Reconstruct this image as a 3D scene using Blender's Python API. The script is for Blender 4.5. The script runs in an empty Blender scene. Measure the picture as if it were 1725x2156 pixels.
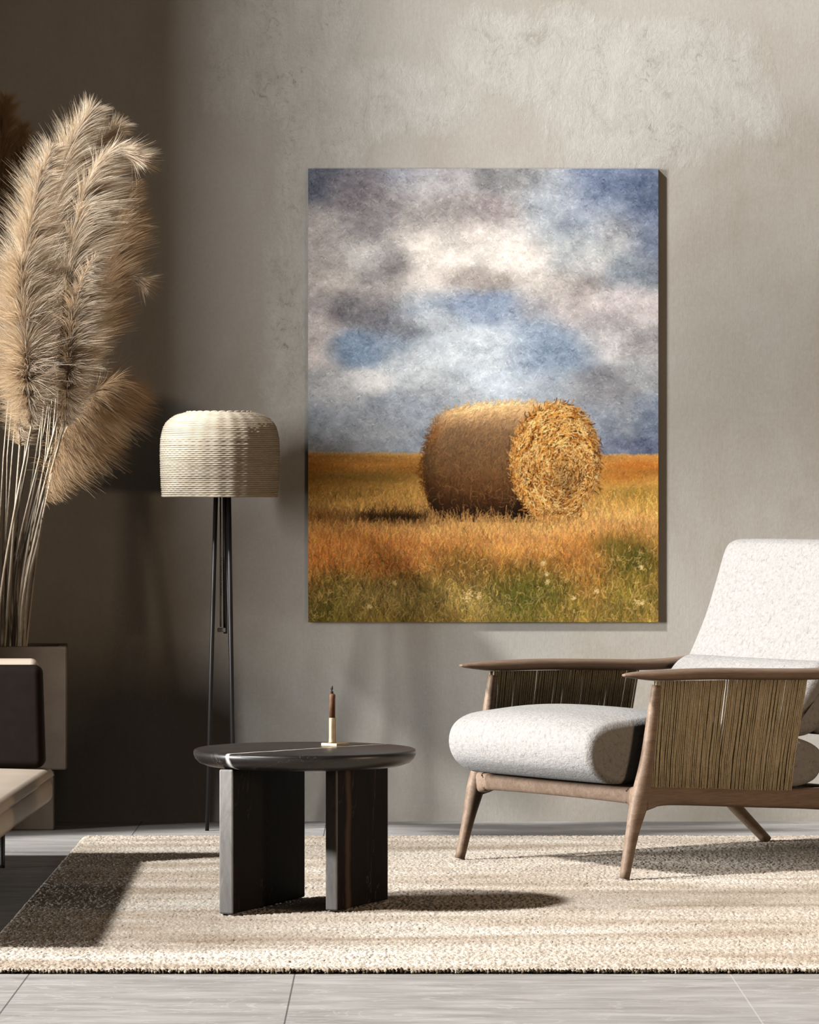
import bpy, bmesh, math, random
import numpy as np
from mathutils import Vector, Matrix, Euler
random.seed(7)
RNG = np.random.default_rng(11)
PI = math.pi
sc = bpy.context.scene
COL = sc.collection
H, D = 1.05, 12.95            # eye height, distance from the camera to the back wall

# ------------------------------------------------------------------ helpers
def srgb(r, g, b):
    f = lambda c: (c/255/12.92) if c <= 10.3 else ((c/255+.055)/1.055)**2.4
    return (f(r), f(g), f(b), 1)

def link(o, parent=None):
    COL.objects.link(o)
    if parent is not None: o.parent = parent
    return o

def mesh(name, vs, fs, mat, parent=None, smooth=True):
    me = bpy.data.meshes.new(name)
    me.from_pydata([tuple(v) for v in vs], [], [tuple(f) for f in fs])
    me.update()
    if smooth: me.polygons.foreach_set('use_smooth', [True]*len(me.polygons))
    if mat: me.materials.append(mat)
    return link(bpy.data.objects.new(name, me), parent)

def np_mesh(name, V, Q, mat, parent=None, smooth=True):
    """fast quad mesh from numpy arrays"""
    me = bpy.data.meshes.new(name)
    V = np.asarray(V, np.float32); Q = np.asarray(Q, np.int32)
    me.vertices.add(len(V)); me.vertices.foreach_set('co', V.ravel())
    me.loops.add(Q.size); me.loops.foreach_set('vertex_index', Q.ravel())
    me.polygons.add(len(Q)); me.polygons.foreach_set('loop_start', np.arange(0, Q.size, 4, dtype=np.int32))
    me.update(calc_edges=True)
    if smooth: me.polygons.foreach_set('use_smooth', np.ones(len(Q), bool))
    if mat: me.materials.append(mat)
    return link(bpy.data.objects.new(name, me), parent)

def thing(name, label, cat, loc=(0, 0, 0), rz=0, group=None):
    o = bpy.data.objects.new(name, None); link(o)
    o.empty_display_size = .05
    o.location = loc; o.rotation_euler = (0, 0, rz)
    o['label'] = label; o['category'] = cat
    if group: o['group'] = group
    return o

def tag(o, label, cat, group=None):
    o['label'] = label; o['category'] = cat
    if group: o['group'] = group
    return o

class MB:
    def __init__(s): s.v, s.f = [], []
    def add(s, vs, fs):
        b = len(s.v); s.v += [tuple(v) for v in vs]; s.f += [tuple(i+b for i in f) for f in fs]; return s
    def build(s, name, mat, parent=None, smooth=True): return mesh(name, s.v, s.f, mat, parent, smooth)

def sweep(path, sizes, n=14, expo=2.0, up=(0, 0, 1)):
    """tube along path; sizes = (half width, half height) per point; superellipse section"""
    P = [Vector(p) for p in path]; up = Vector(up); vs, fs = [], []
    for i, p in enumerate(P):
        t = (P[min(i+1, len(P)-1)]-P[max(i-1, 0)]).normalized()
        side = t.cross(up)
        if side.length < 1e-4: side = t.cross(Vector((1, 0, 0)))
        side.normalize(); nrm = side.cross(t).normalized()
        a, b = sizes[i] if isinstance(sizes[i], (tuple, list)) else (sizes[i], sizes[i])
        for k in range(n):
            q = 2*PI*k/n; c, s = math.cos(q), math.sin(q)
            vs.append(p + side*a*math.copysign(abs(c)**(2/expo), c) + nrm*b*math.copysign(abs(s)**(2/expo), s))
    for i in range(len(P)-1):
        for k in range(n):
            a = i*n+k; b = i*n+(k+1) % n
            fs.append((a, b, b+n, a+n))
    fs.append(tuple(range(n-1, -1, -1))); m = (len(P)-1)*n
    fs.append(tuple(range(m, m+n)))
    return vs, fs

def catmull(pts, k=8):
    P = [np.array(p, float) for p in pts]; P = [2*P[0]-P[1]]+P+[2*P[-1]-P[-2]]; out = []
    for i in range(1, len(P)-2):
        for j in range(k):
            t = j/k
            out.append(.5*((2*P[i])+(-P[i-1]+P[i+1])*t+(2*P[i-1]-5*P[i]+4*P[i+1]-P[i+2])*t*t+(-P[i-1]+3*P[i]-3*P[i+1]+P[i+2])*t**3))
    out.append(P[-2]); return out

def lathe(prof, n=64, cx=0, cy=0, cap=True):
    vs, fs = [], []
    for r, z in prof:
        for k in range(n): vs.append((cx+r*math.cos(2*PI*k/n), cy+r*math.sin(2*PI*k/n), z))
    for i in range(len(prof)-1):
        for k in range(n):
            a = i*n+k; b = i*n+(k+1) % n; fs.append((a, b, b+n, a+n))
    if cap:
        fs.append(tuple(range(n-1, -1, -1))); m = (len(prof)-1)*n; fs.append(tuple(range(m, m+n)))
    return vs, fs

def rbox(lo, hi, r=.01, seg=3):
    bm = bmesh.new(); bmesh.ops.create_cube(bm, size=1)
    for v in bm.verts:
        v.co = Vector([(lo[i]+hi[i])/2+v.co[i]*(hi[i]-lo[i]) for i in range(3)])
    if r > 0: bmesh.ops.bevel(bm, geom=list(bm.edges), offset=r, segments=seg, profile=.5, affect='EDGES')
    bm.verts.index_update()
    vs = [v.co.copy() for v in bm.verts]; fs = [[v.index for v in f.verts] for f in bm.faces]
    bm.free(); return vs, fs

def extrude_profile(prof, c0, c1, r=.03, seg=6, mid=10, puff=None):
    """closed smooth profile (x,z), extruded along y from c0 to c1 with rounded rims"""
    P = np.array(prof, float); n = len(P)
    T = np.roll(P, -1, 0)-np.roll(P, 1, 0); T /= np.linalg.norm(T, axis=1)[:, None]
    area = np.sum(P[:, 0]*np.roll(P[:, 1], -1)-np.roll(P[:, 0], -1)*P[:, 1])
    N = np.stack([T[:, 1], -T[:, 0]], 1)*(1 if area > 0 else -1)
    secs = [(c0+r*(1-math.sin(q)), r*(1-math.cos(q))) for q in np.linspace(PI/2, 0, seg+1)]
    secs = [(c0+r*(1-math.cos(q)), r*(1-math.sin(q))) for q in np.linspace(0, PI/2, seg+1)]
    secs += [(c0+r+(c1-c0-2*r)*k/mid, 0) for k in range(1, mid)]
    secs += [(c1-r*(1-math.cos(q)), r*(1-math.sin(q))) for q in np.linspace(PI/2, 0, seg+1)]
    vs, fs = [], []
    for y, ins in secs:
        Q = P-N*ins
        for x, z in Q:
            if puff: x, z = puff(x, y, z)
            vs.append((x, y, z))
    for i in range(len(secs)-1):
        for k in range(n):
            a = i*n+k; b = i*n+(k+1) % n; fs.append((a, b, b+n, a+n))
    for base in (0, (len(secs)-1)*n):
        cen = np.mean(vs[base:base+n], 0); vs.append(tuple(cen)); ci = len(vs)-1
        for k in range(n): fs.append((base+k, base+(k+1) % n, ci))
    return vs, fs

def fix_normals(o):
    bm = bmesh.new(); bm.from_mesh(o.data); bmesh.ops.recalc_face_normals(bm, faces=bm.faces); bm.to_mesh(o.data); bm.free(); return o

# ------------------------------------------------------------------ materials
class NT:
    def __init__(s, name):
        s.m = bpy.data.materials.new(name); s.m.use_nodes = True
        s.t = s.m.node_tree; s.t.nodes.clear()
        s.out = s.t.nodes.new('ShaderNodeOutputMaterial')
    def n(s, typ, **kw):
        x = s.t.nodes.new('ShaderNode'+typ)
        for k, v in kw.items():
            if k.startswith('i_'): x.inputs[k[2:].replace('_', ' ')].default_value = v
            else: setattr(x, k, v)
        return x
    def l(s, a, b): s.t.links.new(a, b)
    def coords(s, scale=(1, 1, 1), loc=(0, 0, 0), kind='Object', rot=(0, 0, 0)):
        c = s.n('TexCoord'); m = s.n('Mapping'); m.inputs['Scale'].default_value = scale
        m.inputs['Location'].default_value = loc; m.inputs['Rotation'].default_value = rot
        s.l(c.outputs[kind], m.inputs['Vector']); return m.outputs[0]
    def noise(s, vec, scale, detail=4, rough=.55, dist=0):
        x = s.n('TexNoise'); x.inputs['Scale'].default_value = scale; x.inputs['Detail'].default_value = detail
        x.inputs['Roughness'].default_value = rough; x.inputs['Distortion'].default_value = dist
        s.l(vec, x.inputs['Vector']); return x.outputs['Fac']
    def ramp(s, fac, stops, interp='LINEAR'):
        x = s.n('ValToRGB'); x.color_ramp.interpolation = interp
        e = x.color_ramp.elements
        while len(e) < len(stops): e.new(.5)
        for k, (p, c) in enumerate(stops):
            e[k].position = p; e[k].color = c if len(c) == 4 else (*c, 1)
        s.l(fac, x.inputs[0]); return x.outputs[0]
    def mix(s, fac, a, b, mode='MIX'):
        x = s.n('Mix', data_type='RGBA', blend_type=mode)
        if isinstance(fac, (int, float)): x.inputs[0].default_value = fac
        else: s.l(fac, x.inputs[0])
        for i, v in ((6, a), (7, b)):
            if isinstance(v, tuple): x.inputs[i].default_value = v if len(v) == 4 else (*v, 1)
            else: s.l(v, x.inputs[i])
        return x.outputs[2]
    def math(s, op, a, b=None, c=None):
        x = s.n('Math', operation=op)
        for i, v in enumerate((a, b, c)):
            if v is None: continue
            if isinstance(v, (int, float)): x.inputs[i].default_value = v
            else: s.l(v, x.inputs[i])
        return x.outputs[0]
    def sep(s, vec):
        x = s.n('SeparateXYZ'); s.l(vec, x.inputs[0]); return x.outputs
    def bump(s, h, strength=.3, dist=.01, prev=None):
        x = s.n('Bump'); x.inputs['Strength'].default_value = strength; x.inputs['Distance'].default_value = dist
        s.l(h, x.inputs['Height'])
        if prev is not None: s.l(prev, x.inputs['Normal'])
        return x.outputs[0]
    def bsdf(s, col, rough=.7, spec=.3, metal=0, normal=None, sheen=0):
        x = s.n('BsdfPrincipled')
        if isinstance(col, tuple): x.inputs['Base Color'].default_value = col if len(col) == 4 else (*col, 1)
        else: s.l(col, x.inputs['Base Color'])
        if isinstance(rough, (int, float)): x.inputs['Roughness'].default_value = rough
        else: s.l(rough, x.inputs['Roughness'])
        x.inputs['Specular IOR Level'].default_value = spec; x.inputs['Metallic'].default_value = metal
        x.inputs['Sheen Weight'].default_value = sheen
        if normal is not None: s.l(normal, x.inputs['Normal'])
        return x.outputs[0]
    def done(s, sh): s.l(sh, s.out.inputs['Surface']); return s.m

M = {}
def simple(key, col, rough=.6, spec=.3, metal=0):
    t = NT(key); v = t.coords(); f = t.noise(v, 40, 3)
    a = tuple(c*.9 for c in col[:3]); b = tuple(min(1, c*1.1) for c in col[:3])
    M[key] = t.done(t.bsdf(t.ramp(f, [(.3, a), (.7, b)]), rough, spec, metal)); return M[key]

simple('black_metal', (.012, .011, .011), .42, .4)
simple('grey_metal', (.16, .15, .14), .4, .5, .6)
simple('wick', (.03, .025, .022), .9, .1)
simple('shaded_leather', (.016, .0115, .0095), .7, .06)  # dark tone paints the shade on the sofa's backrest

# plaster wall ---------------------------------------------------------------
t = NT('plaster')
v = t.coords()
big = t.noise(v, .9, 5, .6, .4); med = t.noise(t.coords((1, 1, .75), (3, 0, 1)), 3.2, 8, .68, .5)
vert = t.noise(t.coords((1, 1, .3), (7, 0, 0)), 6, 5, .6)
fine = t.noise(v, 75, 6, .7); weave = t.noise(t.coords((1, 1, .12)), 160, 2)
A, B, Cc = (.475, .448, .405), (.395, .362, .31), (.53, .508, .472)
c = t.ramp(big, [(.32, B), (.5, A), (.68, Cc)])
c = t.mix(t.math('MULTIPLY', t.ramp(med, [(.45, (0, 0, 0)), (.62, (1, 1, 1))]), .45), c, (.55, .53, .495))
c = t.mix(t.math('MULTIPLY', t.ramp(vert, [(.5, (0, 0, 0)), (.7, (1, 1, 1))]), .3), c, (.36, .32, .25))
xyz = t.sep(v)
def blob(x, z, rx, rz):
    dx = t.math('MULTIPLY', t.math('SUBTRACT', xyz[0], x), 1/rx); dz = t.math('MULTIPLY', t.math('SUBTRACT', xyz[2], z), 1/rz)
    d = t.math('SQRT', t.math('ADD', t.math('MULTIPLY', dx, dx), t.math('MULTIPLY', dz, dz)))
    d = t.math('ADD', d, t.math('MULTIPLY', t.math('SUBTRACT', med, .5), 2.2))
    x_ = t.n('MapRange'); x_.inputs[1].default_value = 1.15; x_.inputs[2].default_value = .75; t.l(d, x_.inputs[0]); return x_.outputs[0]
# worn, chalky patches where the plaster has flaked
worn = t.math('MAXIMUM', t.math('MAXIMUM', blob(-.36, 2.38, .24, .26), blob(-.24, 2.02, .13, .30)), t.math('MAXIMUM', blob(.42, 2.32, .3, .14), blob(.78, 2.18, .34, .22)))
worn = t.math('MAXIMUM', t.math('MAXIMUM', worn, blob(-.30, 1.55, .10, .5)), blob(-.02, 2.2, .3, .12))
crack = t.noise(t.coords((1, 1, .8), (2, 0, 5)), 48, 9, .8, 1.0)
c = t.mix(t.math('MULTIPLY', worn, .75), c, (.57, .555, .525))
pit = t.math('MULTIPLY', t.ramp(crack, [(.36, (1, 1, 1)), (.47, (0, 0, 0))]), t.ramp(t.noise(t.coords((1, 1, .6), (4, 0, 9)), 7, 4, .6), [(.48, (0, 0, 0)), (.62, (1, 1, 1))]))
soft = t.noise(t.coords((1, 1, .55), (6, 0, 3)), 13, 8, .75, .8)
c = t.mix(t.math('MULTIPLY', worn, t.ramp(soft, [(.46, (0, 0, 0)), (.60, (.8, .8, .8))])), c, (.62, .605, .57))
c = t.mix(t.math('MULTIPLY', worn, t.ramp(soft, [(.34, (.6, .6, .6)), (.44, (0, 0, 0))])), c, (.36, .33, .27))
c = t.mix(t.math('MULTIPLY', t.math('MULTIPLY', worn, pit), .6), c, (.17, .15, .115))
c = t.mix(t.math('MULTIPLY', t.math('MULTIPLY', worn, t.ramp(crack, [(.56, (0, 0, 0)), (.66, (1, 1, 1))])), .6), c, (.66, .64, .605))
c = t.mix(t.math('MULTIPLY', t.ramp(t.noise(t.coords((1, 1, 1), (9, 0, 2)), 34, 7, .8), [(.63, (0, 0, 0)), (.72, (1, 1, 1))]), .35), c, (.28, .25, .2))
c = t.mix(.10, c, t.ramp(fine, [(.3, (.2, .18, .15)), (.7, (.75, .72, .66))]))
nb = t.bump(t.math('ADD', t.math('MULTIPLY', fine, .5), t.math('MULTIPLY', weave, .2)), .25, .004)
nb = t.bump(t.math('MULTIPLY', crack, t.math('ADD', t.math('MULTIPLY', worn, .8), .2)), .35, .008, nb)
M['plaster'] = t.done(t.bsdf(c, .9, .12, 0, nb))

# stone floor --------------------------------------------------------------------
t = NT('stone')
v = t.coords()
s1 = t.noise(t.coords((1, 4.5, 1)), 3.2, 8, .68, .6); s2 = t.noise(t.coords((1, 7, 1), (4, 2, 0)), 9, 6, .6, .3)
c = t.ramp(s1, [(.34, (.28, .264, .252)), (.5, (.385, .368, .354)), (.64, (.48, .465, .45))])
c = t.mix(t.math('MULTIPLY', t.ramp(s2, [(.55, (0, 0, 0)), (.75, (1, 1, 1))]), .5), c, (.52, .5, .485))
vein = t.noise(t.coords((1, 2.2, 1), (1, 3, 0), rot=(0, 0, .5)), 2.3, 5, .6, 1.4)
vd = t.math('ABSOLUTE', t.math('SUBTRACT', vein, .5))
c = t.mix(t.math('MULTIPLY', t.ramp(vd, [(0, (1, 1, 1)), (.012, (0, 0, 0))]), .45), c, (.62, .6, .58))
xs = t.sep(v)
j = None
for x0 in (-2.45, -1.89, -1.337, -.778, -.219):
    q = t.math('COMPARE', xs[0], x0, .0017); j = q if j is None else t.math('MAXIMUM', j, q)
c = t.mix(t.math('MULTIPLY', j, .8), c, (.07, .06, .055))
c = t.mix(t.math('MULTIPLY', t.math('COMPARE', xs[0], .697, .0016), .6), c, (.62, .6, .57))
M['stone'] = t.done(t.bsdf(c, .62, .3, 0, t.bump(s2, .15, .003)))

# rug ----------------------------------------------------------------------------
t = NT('rug_pile')
v = t.coords()
st = t.noise(t.coords((.55, 2.6, 1), (2, .6, 0)), 2.1, 6, .62, .6)
sp = t.noise(t.coords((1, .35, .35)), 230, 3, .8); sp2 = t.noise(t.coords((1, .35, .35), (5, 1, 0)), 130, 4, .75)
c = t.ramp(st, [(.34, (.44, .34, .245)), (.46, (.60, .505, .40)), (.56, (.72, .635, .53)), (.68, (.84, .78, .69))])
c = t.mix(t.math('MULTIPLY', t.ramp(sp, [(.36, (1, 1, 1)), (.50, (0, 0, 0))]), .6), c, (.24, .165, .105))
c = t.mix(t.math('MULTIPLY', t.ramp(sp2, [(.55, (0, 0, 0)), (.72, (1, 1, 1))]), .4), c, (.86, .80, .71))
M['rug'] = t.done(t.bsdf(c, .95, .05, 0, t.bump(sp, .25, .003), .15))
t = NT('rug_binding')
f = t.noise(t.coords((1, .2, .2)), 45, 3, .7)
M['binding'] = t.done(t.bsdf(t.ramp(f, [(.38, (.05, .035, .022)), (.5, (.2, .15, .1)), (.6, (.55, .47, .37))]), .95, .05))

# black marble ---------------------------------------------------------------------
def marble(key, vert, line=None, brown=False):
    t = NT(key); sv = (1, 1, .22) if vert else (1, 1, 1)
    n1 = t.noise(t.coords(sv, (3, 1, 2)), 5, 6, .6, .8); n2 = t.noise(t.coords(sv, (8, 4, 1)), 14, 5, .65, .6)
    c = t.ramp(n2, [(.3, (.008, .007, .0065)), (.7, (.018, .015, .0135))])
    d = t.math('ABSOLUTE', t.math('SUBTRACT', n1, .5))
    c = t.mix(t.math('MULTIPLY', t.ramp(d, [(0, (1, 1, 1)), (.004, (0, 0, 0))]), .16 if vert else .2), c, (.4, .34, .28))
    xyz = t.sep(t.coords())
    wob = t.math('MULTIPLY', t.math('SUBTRACT', t.noise(t.coords((1, 1, 1)), 7, 3), .5), .05)
    if line:                                        # one long white vein across the top
        (nx, ny, off, w) = line
        dd = t.math('ADD', t.math('ADD', t.math('MULTIPLY', xyz[0], nx), t.math('MULTIPLY', xyz[1], ny)), t.math('ADD', wob, -off))
        c = t.mix(t.ramp(t.math('ABSOLUTE', dd), [(0, (1, 1, 1)), (w, (.6, .6, .6)), (w*2.2, (0, 0, 0))]), c, (.78, .74, .7))
    if brown:                                       # a brown band running down the right slab
        wz = t.math('MULTIPLY', t.math('SUBTRACT', t.noise(t.coords((.3, .3, 1)), 6, 3), .5), .06)
        dd = t.math('ABSOLUTE', t.math('ADD', t.math('ADD', xyz[0], -.062), wz))
        c = t.mix(t.math('MULTIPLY', t.ramp(dd, [(.006, (1, 1, 1)), (.02, (0, 0, 0))]), .8), c, (.13, .085, .06))
        n3 = t.noise(t.coords((1, 1, .04), (1, 6, 3)), 60, 4, .7)
        c = t.mix(t.math('MULTIPLY', t.ramp(n3, [(.6, (0, 0, 0)), (.75, (1, 1, 1))]), .5), c, (.10, .07, .055))
    return t.done(t.bsdf(c, .6 if vert else .38, .03 if vert else .5, 0, t.bump(n2, .08, .004)))
M['marble_top'] = marble('marble_top', False, (.72, -.69, .012, .0028))
M['marble_slab'] = marble('marble_slab', True)
t = NT('marble_lit_end'); n1 = t.noise(t.coords((1, 1, .35)), 30, 6, .7, .8)  # lighter stone tone with sunlight on the slab ends painted in
M['lit_end'] = t.done(t.bsdf(t.ramp(n1, [(.3, (.17, .16, .15)), (.62, (.26, .248, .236)), (.7, (.42, .40, .385))]), .7, .2, 0, t.bump(n1, .3, .004)))
M['marble_brown'] = marble('marble_brown', True, None, True)

# wood ------------------------------------------------------------------------------
t = NT('oak')
g = t.noise(t.coords((2.2, 16, 16)), 3.5, 7, .65, .8); gf = t.noise(t.coords((3, 60, 60)), 5, 4, .7)
c = t.ramp(g, [(.3, (.18, .118, .08)), (.5, (.265, .182, .128)), (.7, (.35, .255, .19))])
c = t.mix(.25, c, t.ramp(gf, [(.35, (.11, .066, .042)), (.65, (.36, .265, .195))]))
M['oak'] = t.done(t.bsdf(c, .5, .3, 0, t.bump(gf, .12, .002)))

# boucle ----------------------------------------------------------------------------
t = NT('boucle')
n1 = t.noise(t.coords((1, 1, 1), rot=(.3, .5, .2)), 95, 5, .75, .6); n2 = t.noise(t.coords((1, .35, .6), rot=(.6, .2, .5)), 130, 3, .7, .4)
c = t.ramp(n1, [(.30, (.225, .205, .188)), (.44, (.365, .348, .334)), (.7, (.43, .415, .405))])
b = t.bump(n2, .6, .005, t.bump(n1, .6, .006))
M['boucle'] = t.done(t.bsdf(c, .95, .05, 0, b, .25))

# paper cord --------------------------------------------------------------------------
t = NT('paper_cord')
oi = t.n('TexCoord'); n1 = t.noise(t.coords((1, 1, .25)), 150, 3, .7); n2 = t.noise(t.coords((1, 1, 1)), 260, 3, .8)
c = t.ramp(n1, [(.3, (.56, .45, .28)), (.5, (.76, .65, .44)), (.7, (.90, .81, .61))])
c = t.mix(t.math('MULTIPLY', t.ramp(n2, [(.36, (1, 1, 1)), (.46, (0, 0, 0))]), .5), c, (.17, .115, .06))
tr = t.n('BsdfTranslucent'); tr.inputs[0].default_value = (.88, .74, .48, 1)
mx = t.n('MixShader'); mx.inputs[0].default_value = .12; t.l(t.bsdf(c, .85, .15, 0, t.bump(n2, .4, .002)), mx.inputs[1]); t.l(tr.outputs[0], mx.inputs[2])
M['cord'] = t.done(mx.outputs[0])                # thin twisted paper, glows a little when lit from behind

# woven rattan (lets a little sun through) ---------------------------------------------
t = NT('rattan')
n1 = t.noise(t.coords((1, 1, 5)), 28, 4, .7)
c = t.ramp(n1, [(.3, (.72, .62, .46)), (.55, (.86, .77, .62)), (.75, (.93, .86, .74))])
df = t.n('BsdfDiffuse'); t.l(c, df.inputs[0]); tr = t.n('BsdfTranslucent'); tr.inputs[0].default_value = (.86, .50, .22, 1)
mx = t.n('MixShader'); mx.inputs[0].default_value = .26; t.l(df.outputs[0], mx.inputs[1]); t.l(tr.outputs[0], mx.inputs[2])
M['rattan'] = t.done(mx.outputs[0])

# pampas -------------------------------------------------------------------------------
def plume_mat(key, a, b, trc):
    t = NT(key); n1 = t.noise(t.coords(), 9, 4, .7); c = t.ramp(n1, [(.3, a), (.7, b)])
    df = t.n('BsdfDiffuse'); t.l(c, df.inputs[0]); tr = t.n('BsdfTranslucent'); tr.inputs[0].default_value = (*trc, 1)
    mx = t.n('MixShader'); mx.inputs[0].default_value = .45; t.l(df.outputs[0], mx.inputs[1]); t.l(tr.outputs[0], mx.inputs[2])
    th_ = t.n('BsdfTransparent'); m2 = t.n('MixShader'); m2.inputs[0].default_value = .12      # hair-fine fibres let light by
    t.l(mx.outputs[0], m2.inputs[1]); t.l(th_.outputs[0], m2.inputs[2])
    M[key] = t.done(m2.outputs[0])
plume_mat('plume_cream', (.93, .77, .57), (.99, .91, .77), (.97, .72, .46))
plume_mat('plume_shaded', (.56, .39, .23), (.76, .56, .36), (.72, .44, .22))  # browner copy of the plume colour, shade painted in
t = NT('straw'); n1 = t.noise(t.coords((1, 1, .1)), 60, 3)
M['straw'] = t.done(t.bsdf(t.ramp(n1, [(.3, (.56, .45, .33)), (.7, (.86, .76, .61))]), .6, .25))

# concrete planter, sofa leather, brass, wax ----------------------------------------------
t = NT('concrete'); v = t.coords(); n1 = t.noise(v, 9, 7, .7, .3); n2 = t.noise(v, 60, 5, .75)
c = t.mix(t.math('MULTIPLY', t.ramp(n2, [(.3, (1, 1, 1)), (.4, (0, 0, 0))]), .6), t.ramp(n1, [(.3, (.22, .172, .135)), (.7, (.31, .25, .20))]), (.2, .155, .12))
M['concrete'] = t.done(t.bsdf(c, .85, .2, 0, t.bump(n2, .3, .004)))
t = NT('taupe_leather'); n1 = t.noise(t.coords(), 5, 4); n2 = t.noise(t.coords(), 180, 3)
M['taupe'] = t.done(t.bsdf(t.ramp(n1, [(.3, (.50, .42, .335)), (.7, (.57, .485, .395))]), .5, .35, 0, t.bump(n2, .08, .002)))
t = NT('brass'); n1 = t.noise(t.coords(), 30, 3)
M['brass'] = t.done(t.bsdf(t.ramp(n1, [(.3, (.34, .26, .16)), (.7, (.46, .37, .245))]), .5, .4, .6))
t = NT('brown_wax'); n1 = t.noise(t.coords((1, 1, .5)), 120, 4, .7)
M['wax'] = t.done(t.bsdf(t.ramp(n1, [(.3, (.075, .032, .015)), (.7, (.2, .095, .045))]), .6, .3))
t = NT('soil'); M['soil'] = t.done(t.bsdf(t.ramp(t.noise(t.coords(), 50, 5), [(.3, (.02, .015, .01)), (.7, (.06, .045, .03))]), .95, .1))
t = NT('canvas_edge'); M['canvas_edge'] = t.done(t.bsdf(t.ramp(t.noise(t.coords(), 90, 4), [(.3, (.42, .38, .33)), (.7, (.52, .48, .43))]), .9, .1))
t = NT('paint'); vc = t.n('VertexColor', layer_name='paint')
M['paint'] = t.done(t.bsdf(vc.outputs[0], .85, .08))

# ------------------------------------------------------------------ setting
def struct(o): o['kind'] = 'structure'; return o
struct(mesh('floor', *rbox((-3.2, -14.5, -.06), (4.2, .3, 0), 0), M['stone'], None, False))
struct(mesh('wall_back', *rbox((-2.9, 0, 0), (4.2, .2, 6.4), 0), M['plaster'], None, False))
# the solid part of the left wall; the tall opening the sun comes through starts at its near edge
struct(mesh('wall_left', *rbox((-2.85, -1.32, 0), (-2.6, 0, 6.4), 0), M['plaster'], None, False))

# ------------------------------------------------------------------ rug (real pile)
RX0, RX1, RY0, RY1 = -.912, 1.75, -3.955, -.585
nx, ny = 860, 440
gx = np.linspace(RX0, RX1, nx); gy = np.linspace(RY0, RY1, ny)
X, Y = np.meshgrid(gx, gy)
def vnoise(shape, cell):
    a = RNG.random((shape[0]//cell[0]+3, shape[1]//cell[1]+3))
    yi = np.arange(shape[0])/cell[0]; xi = np.arange(shape[1])/cell[1]
    y0 = yi.astype(int); x0 = xi.astype(int); fy = (yi-y0)[:, None]; fx = (xi-x0)[None]
    fy = fy*fy*(3-2*fy); fx = fx*fx*(3-2*fx)
    g = lambda dy, dx: a[np.ix_(y0+dy, x0+dx)]
    return (g(0, 0)*(1-fx)+g(0, 1)*fx)*(1-fy)+(g(1, 0)*(1-fx)+g(1, 1)*fx)*fy
Hh = .0035 + .0012*vnoise((ny, nx), (2, 3)) + .0048*RNG.random((ny, nx)) + .001*vnoise((ny, nx), (5, 30))
edge = np.minimum.reduce([X-RX0, RX1-X, Y-RY0, RY1-Y]); Hh *= np.clip(edge/.004, .1, 1)
X = X+RNG.normal(0, .0008, X.shape); Y = Y+RNG.normal(0, .002, Y.shape)*(edge > .02)
V = np.stack([X, Y, Hh], -1).reshape(-1, 3)
ii = np.arange(nx*ny).reshape(ny, nx)
Q = np.stack([ii[:-1, :-1], ii[:-1, 1:], ii[1:, 1:], ii[1:, :-1]], -1).reshape(-1, 4)
rug = thing('rug', 'large beige and cream wool rug with brown streaks lying on the grey stone floor', 'rug', ((RX0+RX1)/2, (RY0+RY1)/2, 0))
V[:, 0] -= rug.location.x; V[:, 1] -= rug.location.y
o = np_mesh('pile', V, Q, M['rug'], rug)
mb = MB()
x = RX0
while x < RX1:                                  # rolled yarn edge along the front
    w = random.uniform(.0035, .0055); hgt = random.uniform(.0045, .0075)
    vs, fs = sweep([(x-rug.location.x, RY0-rug.location.y+random.uniform(-.004, .003), .0015+hgt*q*1.5) for q in (0, .35, .7, 1)], [w*.7, w, w, w*.4], 6)
    mb.add(vs, fs); x += w*1.7
mb.build('edge_binding', M['binding'], rug)['label'] = 'dark brown yarn edge'
RT = .011                                        # height of the pile that feet stand on

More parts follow.
